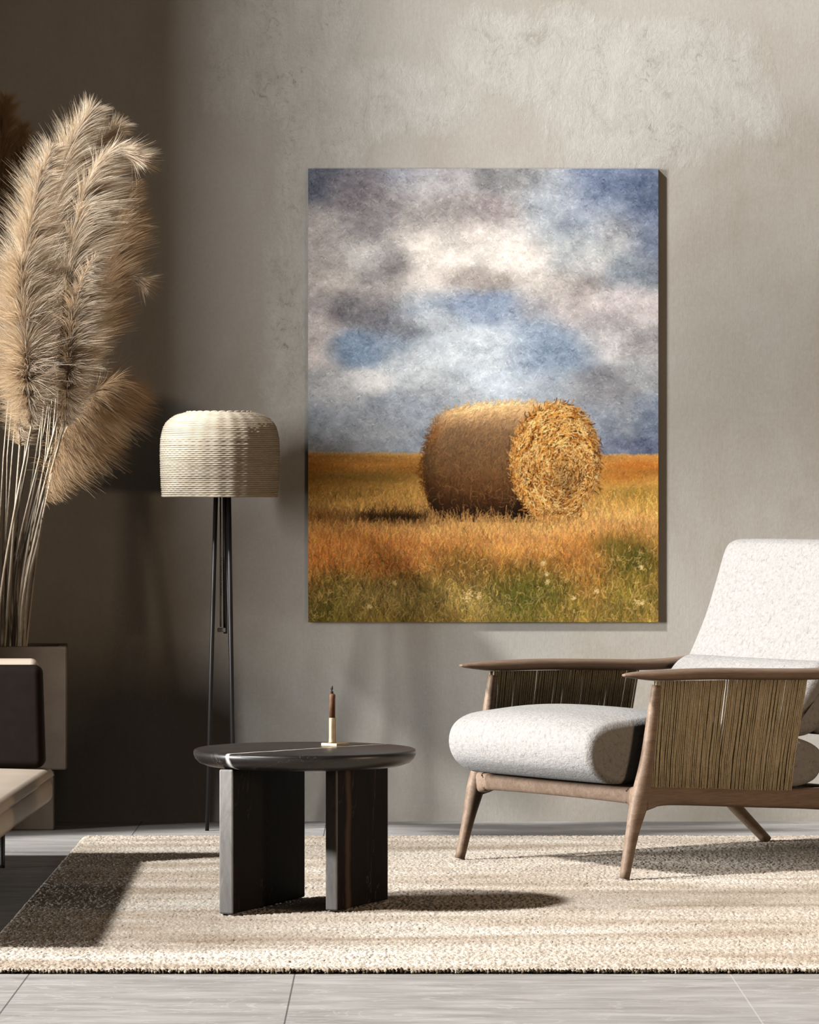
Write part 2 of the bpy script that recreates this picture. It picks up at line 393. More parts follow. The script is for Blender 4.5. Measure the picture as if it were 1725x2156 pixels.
# ------------------------------------------------------------------ painting
def paint_picture(W, Hp):
    """brush-stroked landscape: cloudy sky, golden field, one round straw bale (values as sRGB 0..255)"""
    rng = np.random.default_rng(5)
    S = W/738.0
    yy, xx = np.mgrid[0:Hp, 0:W]; U = xx/S; Vv = yy/S
    def fbm(c0, octs, ax=1.0, seed=0):
        r = np.zeros((Hp, W)); amp = 1; tot = 0
        r2 = np.random.default_rng(100+seed)
        for k in range(octs):
            cy = max(2, c0/2**k*S); cx = cy*ax
            a = r2.random((int(Hp/cy)+3, int(W/cx)+3))
            yi = np.arange(Hp)/cy; xi = np.arange(W)/cx; y0 = yi.astype(int); x0 = xi.astype(int)
            fy = (yi-y0)[:, None]; fx = (xi-x0)[None]; fy = fy*fy*(3-2*fy); fx = fx*fx*(3-2*fx)
            g = lambda dy, dx: a[np.ix_(y0+dy, x0+dx)]
            r += amp*((g(0, 0)*(1-fx)+g(0, 1)*fx)*(1-fy)+(g(1, 0)*(1-fx)+g(1, 1)*fx)*fy); tot += amp; amp *= .55
        return r/tot-.5
    # --- sky: weighted colour fields
    sky = [  # u, v, ru, rv, r, g, b, weight
     (10,8,60,40,82,90,108,1.6),(95,25,60,35,112,108,116,1.2),(120,45,60,40,120,112,116,1),(200,12,50,25,118,126,142,1.2),(258,25,55,35,162,158,160,1.3),
     (435,18,50,28,112,112,114,1.4),(515,45,50,35,160,166,174,1.2),(640,30,60,35,92,108,138,1.8),(722,80,45,60,82,96,124,1.8),(560,90,60,45,128,140,160,1.2),
     (28,137,50,40,164,157,156,1.2),(120,105,60,30,126,122,126,1.3),(268,105,50,30,140,133,131,1),(385,100,55,22,136,126,126,1.3),(120,178,32,22,192,188,186,1.6),
     (178,202,38,26,128,123,124,1.8),(305,170,75,40,206,198,190,2.4),(420,170,55,40,206,198,191,2),(490,114,50,35,150,157,164,1.1),(560,174,50,40,146,153,157,1.3),
     (653,140,45,30,152,154,156,1.1),(700,215,50,26,104,116,130,1.8),(584,207,36,24,176,174,174,1.2),(28,235,45,30,170,163,159,1.2),(361,232,50,18,128,118,112,2.6),
     (258,235,50,30,206,197,189,1.8),(490,250,50,26,182,174,167,1.3),(561,244,50,24,146,138,134,1.2),(166,272,55,24,164,155,152,1.1),(111,300,70,26,98,97,104,2.6),
     (180,337,45,14,102,105,113,2.2),(22,327,38,50,194,184,182,2.4),(240,295,45,28,150,164,180,1.3),(370,290,62,28,110,127,154,2.6),(278,318,40,18,172,177,181,1),
     (470,290,40,22,138,136,140,1.2),(561,300,45,26,164,154,153,1.2),(690,295,60,32,188,179,180,1.8),(630,322,36,14,138,134,140,1.3),(106,378,42,22,100,124,154,2.4),
     (158,363,40,20,118,134,156,1.3),(375,374,75,34,178,187,195,1.6),(505,378,58,40,110,130,156,2.4),(616,355,42,32,194,190,190,1.6),(709,360,40,34,142,140,144,1.3),
     (124,443,28,17,206,206,206,3.2),(50,467,50,30,166,169,173,1.1),(204,406,50,26,172,180,188,1.1),(270,467,55,30,158,164,170,1.1),(408,440,60,26,166,179,192,1.3),
     (515,453,55,26,146,156,169,1.2),(630,462,60,26,132,133,138,1.7),(709,439,40,28,166,169,174,1.1),(27,545,60,36,136,146,160,1.3),(143,531,60,30,150,156,163,1.1),
     (213,508,60,26,136,145,159,1.3),(653,522,45,34,150,156,164,1.2),(724,532,30,34,108,122,146,1.6),(607,555,40,40,114,126,146,1.6),(60,588,90,14,158,164,174,1.6),(200,588,80,14,150,160,174,1.4),(690,592,70,12,84,94,120,2.4)]
    dx = fbm(90, 4, 1.3, 1)*90; dy = fbm(70, 4, 1.3, 2)*60
    acc = np.zeros((Hp, W, 3)); wt = np.full((Hp, W), 1e-3)
    acc += np.array([148, 152, 158])*1e-3
    for (u, v_, ru, rv, r, g, b, w) in sky:
        q = ((U+dx*.55-u)/ru)**2+((Vv+dy*.55-v_)/rv)**2
        k = w*np.exp(-q*.85); acc += k[..., None]*np.array([r, g, b]); wt += k
    img = acc/wt[..., None]
    img = (img-150)*.90+154; img = img*.86+img.mean(-1, keepdims=True)*.14
    puffs = fbm(40, 5, 1.5, 3); img += puffs[..., None]*np.array([58, 56, 52])
    img += fbm(12, 3, 1.2, 4)[..., None]*34
    # --- field base
    key = [(596, (206,172,120)), (606, (192,140,76)), (625, (186,128,62)), (640, (162,114,54)), (665, (186,140,72)), (700, (186,140,74)), (735, (196,150,88)),
           (765, (204,148,86)), (800, (196,130,68)), (840, (172,112,56)), (870, (134,96,46)), (905, (104,86,40)), (955, (112,92,42))]
    kv = np.array([k[0] for k in key]); kc = np.array([k[1] for k in key], float)
    vv = Vv+fbm(60, 4, 2.5, 5)*70*np.clip((Vv-640)/120, 0, 1)
    field = np.stack([np.interp(vv, kv, kc[:, i]) for i in range(3)], -1)
    band = fbm(16, 4, 7, 6); field += band[..., None]*np.array([60, 48, 30])
    field += fbm(26, 3, 1.3, 12)[..., None]*np.array([84, 66, 34])*np.clip((Vv-770)/70, 0, 1)[..., None]
    def tint(u, v_, ru, rv, col, s):
        nonlocal field
        k = np.clip(s*np.exp(-(((U-u)/ru)**2+((Vv-v_)/rv)**2)), 0, 1)[..., None]; field = field*(1-k)+np.array(col)*k
    tint(120,650,120,12,(120,98,48),.6); tint(60,692,80,12,(150,118,58),.5); tint(690,690,70,26,(134,108,46),.7); tint(700,625,60,14,(182,104,40),.6)
    tint(660,650,60,14,(176,108,44),.6); tint(30,840,120,60,(186,108,48),.6); tint(690,830,70,55,(62,62,22),.95); tint(640,800,40,26,(78,72,28),.7)
    tint(330,840,70,46,(96,74,34),.75); tint(60,880,60,36,(74,68,26),.75); tint(490,880,120,50,(76,74,26),.8); tint(540,835,50,40,(140,92,44),.6)
    tint(160,905,110,40,(142,122,72),.7); tint(340,920,80,30,(150,126,72),.6); tint(690,905,60,40,(118,104,44),.6); tint(30,935,60,30,(64,62,22),.6)
    tint(590,860,30,60,(160,108,52),.5); tint(450,915,50,40,(72,76,28),.6)
    tint(170,737,92,11,(46,30,14),1.2); tint(20,738,50,10,(120,76,36),.7); tint(250,740,50,12,(40,26,12),1)
    hor = 597+U/738*5+fbm(7, 2, 1, 7)*5
    a = np.clip((Vv-hor)/5+.5, 0, 1)[..., None]; img = img*(1-a)+field*a
    # --- bale
    def poly(pts):
        ins = np.zeros((Hp, W), bool); n = len(pts)
        for i in range(n):
            (x1, y1), (x2, y2) = pts[i], pts[(i+1) % n]
            cond = ((y1 > Vv) != (y2 > Vv)) & (U < (x2-x1)*(Vv-y1)/((y2-y1) or 1e-9)+x1); ins ^= cond
        return ins
    body = catmull([(560,498),(500,494),(430,494),(350,498),(291,512),(263,545),(247,592),(241,635),(247,685),(261,728),(272,742)], 6)+[np.array(p) for p in ((440, 746), (520, 746))]
    bm_ = poly([tuple(p) for p in body])
    bk = [(492,(226,196,146)),(510,(208,170,120)),(530,(168,132,94)),(554,(126,97,70)),(590,(112,84,58)),(640,(112,80,50)),(680,(92,60,34)),(705,(62,38,20)),(735,(34,20,11)),(760,(30,18,10))]
    bv = np.array([k[0] for k in bk]); bc = np.array([k[1] for k in bk], float)
    ve = Vv+(U-400)*.10*np.clip((560-Vv)/60, 0, 1)-np.clip((330-U)/90, 0, 1)*-8+fbm(24, 3, .5, 8)*26
    bodyc = np.stack([np.interp(ve, bv, bc[:, i]) for i in range(3)], -1)
    bodyc *= (1-.28*np.clip((U-405)/40, 0, 1)*np.clip((Vv-540)/40, 0, 1)-.25*np.clip((275-U)/34, 0, 1))[..., None]
    lf = np.clip((285-U-np.abs(Vv-560)*.15)/20, 0, 1)*np.clip((610-Vv)/50, 0, 1); bodyc = bodyc*(1-.5*lf[..., None])+np.array([150, 92, 38])*.5*lf[..., None]
    img[bm_] = bodyc[bm_]
    fu, fv, fru, frv = 523, 622, 90, 125
    ang = np.arctan2((Vv-fv)/frv, (U-fu)/fru); rr = np.hypot((U-fu)/fru, (Vv-fv)/frv)
    rim = 1+.035*np.sin(7*ang+1)+.02*np.sin(13*ang)
    fm = (rr < rim) & (Vv < 748)
    fc = np.array([150., 96, 42])+fbm(14, 4, 1, 9)[..., None]*np.array([90, 76, 50])
    fc = fc*(1-.32*np.exp(-(((U-548)/34)**2+((Vv-655)/46)**2)))[..., None]
    fc = fc*(1+.14*np.clip((560-Vv)/60, 0, 1)*np.clip((560-U)/60, 0, 1))[..., None]
    img[fm] = fc[fm]
    img = np.clip(img, 0, 255)
    # --- strokes, splatted at double resolution
    K = 2; big = np.repeat(np.repeat(img, K, 0), K, 1); sk = S*K
    def strokes(u, v_, ang_, length, curve, width, col, alpha=1.0):
        """u,v,ang,length,curve: arrays; col (n,3)"""
        n = len(u); m = int(max(3, np.max(length)*sk*1.1)); ts = np.linspace(0, 1, m)
        L = length[:, None]*ts[None]; A_ = ang_[:, None]+curve[:, None]*(ts[None]-.5)*2
        st = length[:, None]/m
        px = u[:, None]+np.cumsum(np.cos(A_)*st, 1); py = v_[:, None]-np.cumsum(np.sin(A_)*st, 1)
        nxv, nyv = np.sin(A_), np.cos(A_)
        for o_ in np.linspace(-.5, .5, max(1, int(round(width*sk)))):
            wv = width*np.sqrt(np.clip(np.sin(PI*np.clip(ts*.9+.08, 0, 1)), 0, 1))[None]
            qx = ((px+nxv*o_*wv)*sk).astype(int); qy = ((py+nyv*o_*wv)*sk).astype(int)
            ok = (qx >= 0) & (qx < W*K) & (qy >= 0) & (qy < Hp*K)
            ci = np.broadcast_to(np.arange(n)[:, None], qx.shape)[ok]
            # draw in point order so later strokes cover earlier ones
            yx = (qy[ok], qx[ok])
            big[yx] = big[yx]*(1-alpha)+col[ci]*alpha
    def sample(u, v_):
        return img[np.clip((v_*S).astype(int), 0, Hp-1), np.clip((u*S).astype(int), 0, W-1)]
    # sky flecks
    n = 30000; u = rng.uniform(-5, 743, n); v_ = rng.uniform(-5, 600, n); keep = ~(bm_ | fm)[np.clip((v_*S).astype(int), 0, Hp-1), np.clip((u*S).astype(int), 0, W-1)]
    u, v_ = u[keep], v_[keep]; n = len(u)
    col = sample(u, v_)+rng.normal(0, 22, (n, 1))+rng.normal(0, 3, (n, 3))
    strokes(u, v_, rng.choice([.7, -.75, 2.3, .1], n)+rng.normal(0, .35, n), rng.uniform(4, 12, n), rng.normal(0, .8, n), 1.4, col, .66)
    # far field
    n = 9000; u = rng.uniform(-5, 743, n); v_ = np.sort(rng.uniform(598, 700, n))
    keep = ~(bm_ | fm)[np.clip((v_*S).astype(int), 0, Hp-1), np.clip((u*S).astype(int), 0, W-1)]; u, v_ = u[keep], v_[keep]; n = len(u)
    sl = np.clip((v_-598)/100, .1, 1)
    col = sample(u, v_)*(1+rng.normal(0, .13, (n, 1)))+rng.normal(0, 4, (n, 3))
    strokes(u, v_, np.where(rng.random(n) < .5, rng.normal(.3, .5, n), rng.normal(1.6, .6, n)), 3+9*sl*rng.random(n), rng.normal(0, .7, n), 1.2, col, .75)
    # bale body strands
    n = 7500; u = rng.uniform(236, 470, n); v_ = rng.uniform(490, 748, n)
    keep = (bm_ & ~fm)[np.clip((v_*S).astype(int), 0, Hp-1), np.clip((u*S).astype(int), 0, W-1)]; u, v_ = u[keep], v_[keep]; n = len(u)
    col = sample(u, v_)*(1+rng.normal(0, .17, (n, 1)))+rng.normal(0, 4, (n, 3))
    ta = np.interp(v_, [495, 530, 580, 740], [.35, .75, 1.35, 1.6])
    strokes(u, v_, ta+rng.normal(0, .45, n), rng.uniform(6, 17, n), rng.normal(0, .7, n), 1.2, col, .75)
    n = 260; u = rng.uniform(250, 440, n); v_ = rng.uniform(545, 740, n)
    strokes(u, v_, rng.uniform(0, PI, n), rng.uniform(10, 26, n), rng.normal(0, .8, n), 1.0, np.array([168., 122, 74])*rng.uniform(.55, 1.0, (n, 1)), .6)
    # frayed outline of the body
    B = np.array([tuple(p) for p in body[6:-2]]); k = rng.integers(0, len(B), 420); u = B[k, 0]+rng.normal(0, 3, 420); v_ = B[k, 1]+rng.normal(0, 3, 420)
    top = np.clip((560-v_)/60, 0, 1)[:, None]
    strokes(u, v_, np.arctan2(-(v_-620), u-400)+rng.normal(0, .8, 420), rng.uniform(4, 10, 420), rng.normal(0, .6, 420), 1.1, (np.array([206., 164, 104])*top+np.array([104., 64, 28])*(1-top))*rng.uniform(.75, 1.15, (420, 1)), .85)
    # bale face: curls of straw round the centre
    pal = np.array([(244,210,148),(228,174,98),(206,142,66),(180,116,50),(138,82,32),(92,52,19),(54,30,11)], float)
    cu, cv = 536, 632
    for (n, pr, wd, l0, l1) in ((5200, [.03,.12,.22,.22,.18,.13,.10], 1.9, 9, 22), (2300, [.2,.24,.17,.12,.10,.09,.08], 1.5, 8, 19), (420, [.7,.25,.05,0,0,0,0], 1.3, 5, 11)):
        q = rng.uniform(-PI, PI, n); r = np.sqrt(rng.random(n))*1.02; u = fu+fru*r*np.cos(q); v_ = fv+frv*r*np.sin(q)
        tang = np.arctan2(-(u-cu)/fru*frv, -(v_-cv)/frv*fru)   # tangent of the coil (v grows downwards)
        tang = np.arctan2(-( (u-cu)/fru*1.0)*frv, -((v_-cv)/frv)*fru)
        keep = v_ < 742; u, v_, tang, q, r = u[keep], v_[keep], tang[keep], q[keep], r[keep]; n = len(u)
        col = pal[rng.choice(7, n, p=pr)]*rng.uniform(.86, 1.1, (n, 1))
        dk = 1-.30*np.exp(-(((u-548)/34)**2+((v_-655)/46)**2))-.25*np.clip((r-.86)/.14, 0, 1)*np.clip((u-540)/60, 0, 1)-.18*np.clip((v_-715)/30, 0, 1)
        ringb = 1+.07*np.sin(r*26+q*1.0)
        strokes(u, v_, tang+rng.normal(0, .55, n), rng.uniform(l0, l1, n), rng.normal(.35, .6, n), wd, np.clip(col*dk[:, None]*ringb[:, None], 0, 255), .9)
    # seam between face and body
    n = 360; v_ = rng.uniform(545, 742, n); u = fu-fru*np.sqrt(np.clip(1-((v_-fv)/frv)**2, 0, 1))+rng.normal(0, 4, n)
    strokes(u, v_, rng.normal(1.5, .6, n), rng.uniform(7, 16, n), rng.normal(0, .7, n), 1.4, pal[rng.choice(7, n, p=[.12,.2,.2,.16,.14,.1,.08])], .85)
    # field and grass, painted from the back forward
    n = 17000; v_ = np.sort(rng.uniform(690, 985, n)); u = rng.uniform(-8, 746, n)
    hid = (bm_ | fm)[np.clip(((v_-6)*S).astype(int), 0, Hp-1), np.clip((u*S).astype(int), 0, W-1)] & (v_ < 744)
    u, v_ = u[~hid], v_[~hid]; n = len(u)
    base = sample(u, np.minimum(v_, 952))
    shade = np.exp(-(((u-160)/100)**2+((v_-738)/10)**2))
    col = base*(1+rng.normal(.0, .19+.09*np.clip((v_-800)/60, 0, 1)[:, None], (n, 1)))*(1-.35*shade[:, None]*(rng.random((n, 1)) < .7))+rng.normal(0, 5, (n, 3))
    lite = (rng.random(n) < .11) & (shade < .3); col[lite] = col[lite]*1.12+np.array([34, 24, 14])
    strokes(u, v_, rng.normal(1.6, .42, n), rng.uniform(9, 24, n), rng.normal(0, .55, n), 1.35, np.clip(col, 0, 255), .82)
    # tall tips over the bale foot
    n = 520; u = rng.uniform(240, 640, n); v_ = rng.uniform(740, 768, n)
    lo = np.where(u < 435, 1, .6)
    strokes(u, v_, rng.normal(1.6, .35, n), rng.uniform(14, 34, n)*lo, rng.normal(0, .5, n), 1.2, np.array([204., 152, 88])*rng.uniform(.6, 1.12, (n, 1)), .8)
    # curled pale stems and seed heads in the foreground
    n = 900; u = rng.uniform(0, 738, n); v_ = rng.uniform(800, 955, n)
    strokes(u, v_, rng.normal(1.5, .7, n), rng.uniform(7, 20, n), rng.normal(0, 1.1, n), 1.1, np.array([206., 168, 104])*rng.uniform(.62, 1.08, (n, 1)), .7)
    for (hu, hv, r0) in ((338,893,9),(335,905,7),(183,872,4),(130,922,4),(505,870,4),(502,853,4),(607,890,4),(693,912,5),(704,916,4),(702,840,3),(360,900,5),(495,830,4),(560,905,3)):
        n = 26; u = hu+rng.normal(0, r0*.6, n); v_ = hv+rng.normal(0, r0*.6, n)
        strokes(u, v_, rng.uniform(0, 2*PI, n), rng.uniform(2, 6, n), rng.normal(0, .6, n), 1.2, np.array([226., 196, 138])*rng.uniform(.8, 1.05, (n, 1)), .8)
    out = np.clip(big, 0, 255).reshape(Hp, K, W, K, 3).mean((1, 3))
    e = np.minimum.reduce([U+2, 739-U+1, Vv+2, 956-Vv+1]); out *= (1-.0*np.clip(1-e/40, 0, 1))[..., None]
    return out

PW, PH = 640, 829
pic = paint_picture(PW, PH)
lin = np.where(pic <= 10.3, pic/255/12.92, ((pic/255+.055)/1.055)**2.4)
PAINT_GAIN = 1.38
lin = np.clip(lin*PAINT_GAIN, 0, .97)
k = (D-.014)/9000
px0, px1, pz0, pz1 = (649-840)*k, (1386.5-840)*k, H-(1310-1000)*k, H-(355-1000)*k
canvas = thing('canvas_painting', 'unframed canvas painting of a round straw bale in a golden field under clouds', 'painting', ((px0+px1)/2, 0, (pz0+pz1)/2))
hw, hh = (px1-px0)/2, (pz1-pz0)/2
mesh('stretcher', *rbox((-hw, -.0135, -hh), (hw, -.001, hh), 0), M['canvas_edge'], canvas, False)
gx = np.linspace(-hw, hw, PW); gz = np.linspace(hh, -hh, PH)
GX, GZ = np.meshgrid(gx, gz)
V = np.stack([GX, np.full_like(GX, -.0142), GZ], -1).reshape(-1, 3)
ii = np.arange(PW*PH).reshape(PH, PW)
Q = np.stack([ii[1:, :-1], ii[1:, 1:], ii[:-1, 1:], ii[:-1, :-1]], -1).reshape(-1, 4)
o = np_mesh('picture', V, Q, M['paint'], canvas, False)
ca = o.data.color_attributes.new('paint', 'FLOAT_COLOR', 'POINT')
ca.data.foreach_set('color', np.concatenate([lin.reshape(-1, 3), np.ones((PW*PH, 1))], 1).astype(np.float32).ravel())

# ------------------------------------------------------------------ table
TX, TY, TH = -.2265, 10.29-D, .3915
table = thing('side_table', 'low round black marble table on two thick slab legs, standing on the rug', 'table', (TX, TY, RT))
R = .268; tt = TH-RT
mesh('tabletop', *lathe([(R-.060, tt-.040), (R-.032, tt-.0385), (R-.014, tt-.032), (R-.004, tt-.022), (R, tt-.012), (R, tt-.006), (R-.002, tt-.0018), (R-.006, tt)], 128), M['marble_top'], table)
def slab(name, f0, f1, th, mat):
    """slab standing from its near corner f0 to its far corner f1 (x,y from the table centre), thickness th to the left"""
    d = Vector((f1[0]-f0[0], f1[1]-f0[1], 0)); L = d.length; d.normalize()
    vs, fs = rbox((0, -th, 0), (th, 0, 1), 0)
    vs, fs = rbox((0, 0, 0), (L, th, tt-.0385), .004, 2)
    o = mesh(name, vs, fs, mat, table, False)
    o.data.materials.append(M['lit_end'])                  # sunlit look of the end face, put into a lighter grey colour
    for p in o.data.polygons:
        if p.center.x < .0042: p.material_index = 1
    o.location = (f0[0], f0[1], 0); o.rotation_euler = (0, 0, math.atan2(d.y, d.x)); return o
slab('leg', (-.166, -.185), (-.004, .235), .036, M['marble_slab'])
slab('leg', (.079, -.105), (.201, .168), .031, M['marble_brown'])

# candle holder and candle ------------------------------------------------------------
cxw, cyw = (706-840)*10.40/9000, 10.40-D
ch = thing('candle_holder', 'small brass candlestick with square foot plate on the black table', 'candle holder', (cxw, cyw, TH))
o = mesh('base_plate', *rbox((-.0245, -.0245, 0), (.0245, .0245, .007), .001, 2), M['brass'], ch, False); o.rotation_euler = (0, 0, PI/4+.12)
mesh('tube', *lathe([(.011, .007), (.0092, .010), (.0085, .02), (.0085, .066), (.0078, .068), (.006, .068)], 24, -.007, 0), M['brass'], ch)
cd = thing('candle', 'brown burnt taper candle standing in the brass candlestick', 'candle', (cxw-.007, cyw, TH+.0685))
mesh('wax', *lathe([(.0072, 0), (.0072, .045), (.0076, .052), (.0066, .0565), (.003, .058)], 20), M['wax'], cd)
mesh('wick', *sweep([(0, 0, .056), (-.001, 0, .063), (-.0015, 0, .069), (.0005, 0, .077)], [.0032, .003, .0034, .0008], 8), M['wick'], cd)

# ------------------------------------------------------------------ floor lamp
LY = 12.645; s = LY/9000
lamp = thing('floor_lamp', 'slim black tripod floor lamp with a woven cream rattan shade beside the painting', 'lamp', ((463-840)*s, LY-D, 0))
zz = lambda y: H-(y-1000)*s
prof = catmull([(120.5, 1046), (122.5, 1012), (124, 965), (123.4, 930), (119, 905), (110.5, 889), (98, 879), (84, 873), (70, 870)], 12)
P = np.array([(r*s, zz(y)) for r, y in prof]); seglen = np.r_[0, np.cumsum(np.hypot(*np.diff(P, axis=0).T))]
rows = 48; segs = 192; VV, QQ = [], []; base = 0
th = np.arange(segs)*2*PI/segs; ns = 5
for k in range(rows):
    sl = seglen[-1]*(k+.5)/rows
    r0 = np.interp(sl, seglen, P[:, 0]); z0 = np.interp(sl, seglen, P[:, 1])
    rad = seglen[-1]/rows*.60*(1+random.uniform(-.1, .1))
    off = .0005*np.sin(48*th+k*PI)+.0009*np.cos(24*th)+random.uniform(-.0004, .0004)
    zo = .0004*np.sin(5*th+k)
    for j in range(ns):
        q = 2*PI*j/ns
        rr = r0+off+rad*.8*math.cos(q); VV.append(np.stack([rr*np.cos(th), rr*np.sin(th), z0+zo+rad*math.sin(q)], -1))
    idx = base+np.arange(ns*segs).reshape(ns, segs)
    a = idx; b = np.roll(idx, -1, 1); c_ = np.roll(b, -1, 0); d_ = np.roll(idx, -1, 0)
    QQ.append(np.stack([a, b, c_, d_], -1).reshape(-1, 4)); base += ns*segs
shade = np_mesh('lamp_shade', np.concatenate(VV), np.concatenate(QQ), M['rattan'], lamp)
# braided rim at the top and a plain rim below
mb = MB()
for k in range(26):
    q = 2*PI*k/26; r = 69*s
    mb.add(*sweep([(r*math.cos(q+e), r*math.sin(q+e), zz(868.5)+.0015*math.sin(PI*(e+.13)/.26)) for e in np.linspace(-.15, .15, 6)], [.0012, .0028, .0033, .0033, .0028, .0012], 7))
mb.add(*lathe([(.001, zz(870)-.002), (66*s, zz(870)-.002), (66*s, zz(870)+.001), (.001, zz(870)+.001)], 48))
mb.build('top_braid', M['rattan'], lamp)
zt = zz(1046)+.012
fz = [((455-463)*s, 0, zt), ((437-463)*s, -.03, 0)]
def leg(a, b, r=.0068): mesh('leg', *sweep([a, ((a[0]+b[0])/2, (a[1]+b[1])/2, (a[2]+b[2])/2), b], [r, r, r*.85], 12, 2, (0, 1, 0)), M['black_metal'], lamp)
leg(((455-463)*s, -.008, zt), ((437-463)*s, -.03, 0))
leg(((482-463)*s, -.008, zt), ((494-463)*s, -.05, 0))
leg(((474-463)*s, .012, zt), ((493-463)*s, .16, 0), .0055)
mesh('pole', *sweep([((472.5-463)*s, 0, zt+.02), ((474.5-463)*s, .004, zz(1334))], [.0058, .0058], 12, 2, (0, 1, 0)), M['black_metal'], lamp)
mb = MB(); mb.add(*sweep([((464.5-463)*s, -.004, zt+.02), ((465-463)*s, -.004, zz(1320))], [.0026, .0026], 10, 2, (0, 1, 0)))
for k in range(16):
    z = zz(1175+k*5.2); mb.add(*lathe([(.0008, z+.003), (.0034, z+.0012), (.0034, z-.0012), (.0008, z-.003)], 8, (465.5-463)*s, -.006))
mb.build('pull_chain', M['grey_metal'], lamp)
mesh('bracket', *rbox(((458-463)*s, -.008, zz(1331)), ((476-463)*s, .006, zz(1322)), .002, 2), M['grey_metal'], lamp, False)
mesh('lamp_fitting', *lathe([(.012, zt+.05), (.02, zt+.048), (.022, zt+.012), (.021, zt-.003)], 24), M['black_metal'], lamp)

# ------------------------------------------------------------------ sofa (left edge of the picture)
sf = thing('sofa', 'low taupe leather sofa with padded backrest coloured dark for shade in front of the planter', 'sofa', (-1.66, 10.4-D, 0))
def S_(x, z): return (x+1.66, z-10.4)       # world X and distance from the camera to sofa coordinates
def sofa_part(name, xr, zr, hr, mat, r, tilt=True, taper=None):
    x0, y0 = S_(xr[0], zr[0]); x1, y1 = S_(xr[1], zr[1])
    bm = bmesh.new(); bmesh.ops.create_grid(bm, x_segments=1, y_segments=1, size=1); bm.free()
    vs, fs = rbox((x0, y0, hr[0]), (x1, y1, hr[1]), r, 5)
    out = []
    for v in vs:
        v = Vector(v)
        if tilt: v.z += .022*(1.1-v.y)/1.5
        if taper: v = taper(v)
        out.append(v)
    return mesh(name, out, fs, mat, sf)
def crown(v):
    v = v.copy()
    return v
def cushion_mesh(x0, x1, y0, y1, z0, z1, r, n=28, crown_h=.02):
    """rounded slab with a softly crowned top"""
    vs, fs = [], []
    def pt(a, b):                                  # a,b in -1..1 over the top, wraps down the rim
        return a, b
    prof = [(0, 0)]
    ux = np.concatenate([x0+r*(1-np.cos(np.linspace(0, PI/2, 7))), np.linspace(x0+r, x1-r, n)[1:-1], x1-r*(1-np.cos(np.linspace(PI/2, 0, 7)))])
    uy = np.concatenate([y0+r*(1-np.cos(np.linspace(0, PI/2, 7))), np.linspace(y0+r, y1-r, n)[1:-1], y1-r*(1-np.cos(np.linspace(PI/2, 0, 7)))])
    for yv in uy:
        for xv in ux:
            ex = max(0, r-min(xv-x0, x1-xv)); ey = max(0, r-min(yv-y0, y1-yv))
            d = min(1, math.hypot(ex, ey)/r)
            h = z1-r*(1-math.sqrt(max(0, 1-d*d)))
            fx = 1-((xv-(x0+x1)/2)/((x1-x0)/2))**4; fy = 1-((yv-(y0+y1)/2)/((y1-y0)/2))**6
            vs.append((xv, yv, h+crown_h*max(0, fx)*max(0, fy)))
    m = len(ux); k = len(uy)
    for j in range(k-1):
        for i in range(m-1): fs.append((j*m+i, j*m+i+1, (j+1)*m+i+1, (j+1)*m+i))
    ring = [i for i in range(m)]+[j*m+m-1 for j in range(1, k)]+[(k-1)*m+i for i in range(m-2, -1, -1)]+[j*m for j in range(k-2, 0, -1)]
    b0 = len(vs)
    for i in ring: vs.append((vs[i][0], vs[i][1], z0))
    for q in range(len(ring)):
        q2 = (q+1) % len(ring); fs.append((ring[q], b0+q, b0+q2, ring[q2]))
    fs.append(tuple(b0+q for q in range(len(ring)-1, -1, -1)))
    vs = [(x, y, z+.022*(1.1-y)/1.5) for x, y, z in vs]
    return vs, fs
x0, y0 = S_(-2.38, 9.30); x1, y1 = S_(-.929, 11.52)
o = fix_normals(mesh('seat_cushion', *cushion_mesh(x0, x1, y0, y1, .241, .262, .02, 26, .014), M['taupe'], sf)); 
sofa_part('seat_base', (-2.36, -.932), (9.33, 11.52), (.166, .236), M['taupe'], .026)
for lx, lz in ((-1.06, 11.42), (-2.25, 11.42), (-1.06, 9.6), (-2.25, 9.6)):
    a, b = S_(lx, lz); mesh('leg', *lathe([(.007, 0), (.0075, .01), (.008, .19)], 14, a, b), M['black_metal'], sf)
def lean(v):
    v = v.copy(); v.y += (v.z-.27)*.12
    e = max(0, v.x-.55)
    return v
bx1 = -.947
sofa_part('back_shell', (-2.3, bx1-.022), (11.44, 11.50), (.262, .556), M['taupe'], .022, False, lean)
def padlean(v):
    v = lean(v)
    v.x -= max(0, v.z-.3)*.045*(1 if v.x > 0 else 0)
    return v
sofa_part('back_shaded_front', (-2.3, bx1+.002), (11.385, 11.46), (.268, .541), M['shaded_leather'], .022, False, padlean)['label'] = 'backrest front coloured dark for shade'

# ------------------------------------------------------------------ planter
PXc, PYc = -1.262, 12.735-D
pl = thing('planter', 'stepped square concrete planter behind the sofa holding the pampas grass', 'planter', (PXc, PYc, 0), math.radians(4))
wd, dp = .275, .125
vs, fs = [], []
mb = MB()
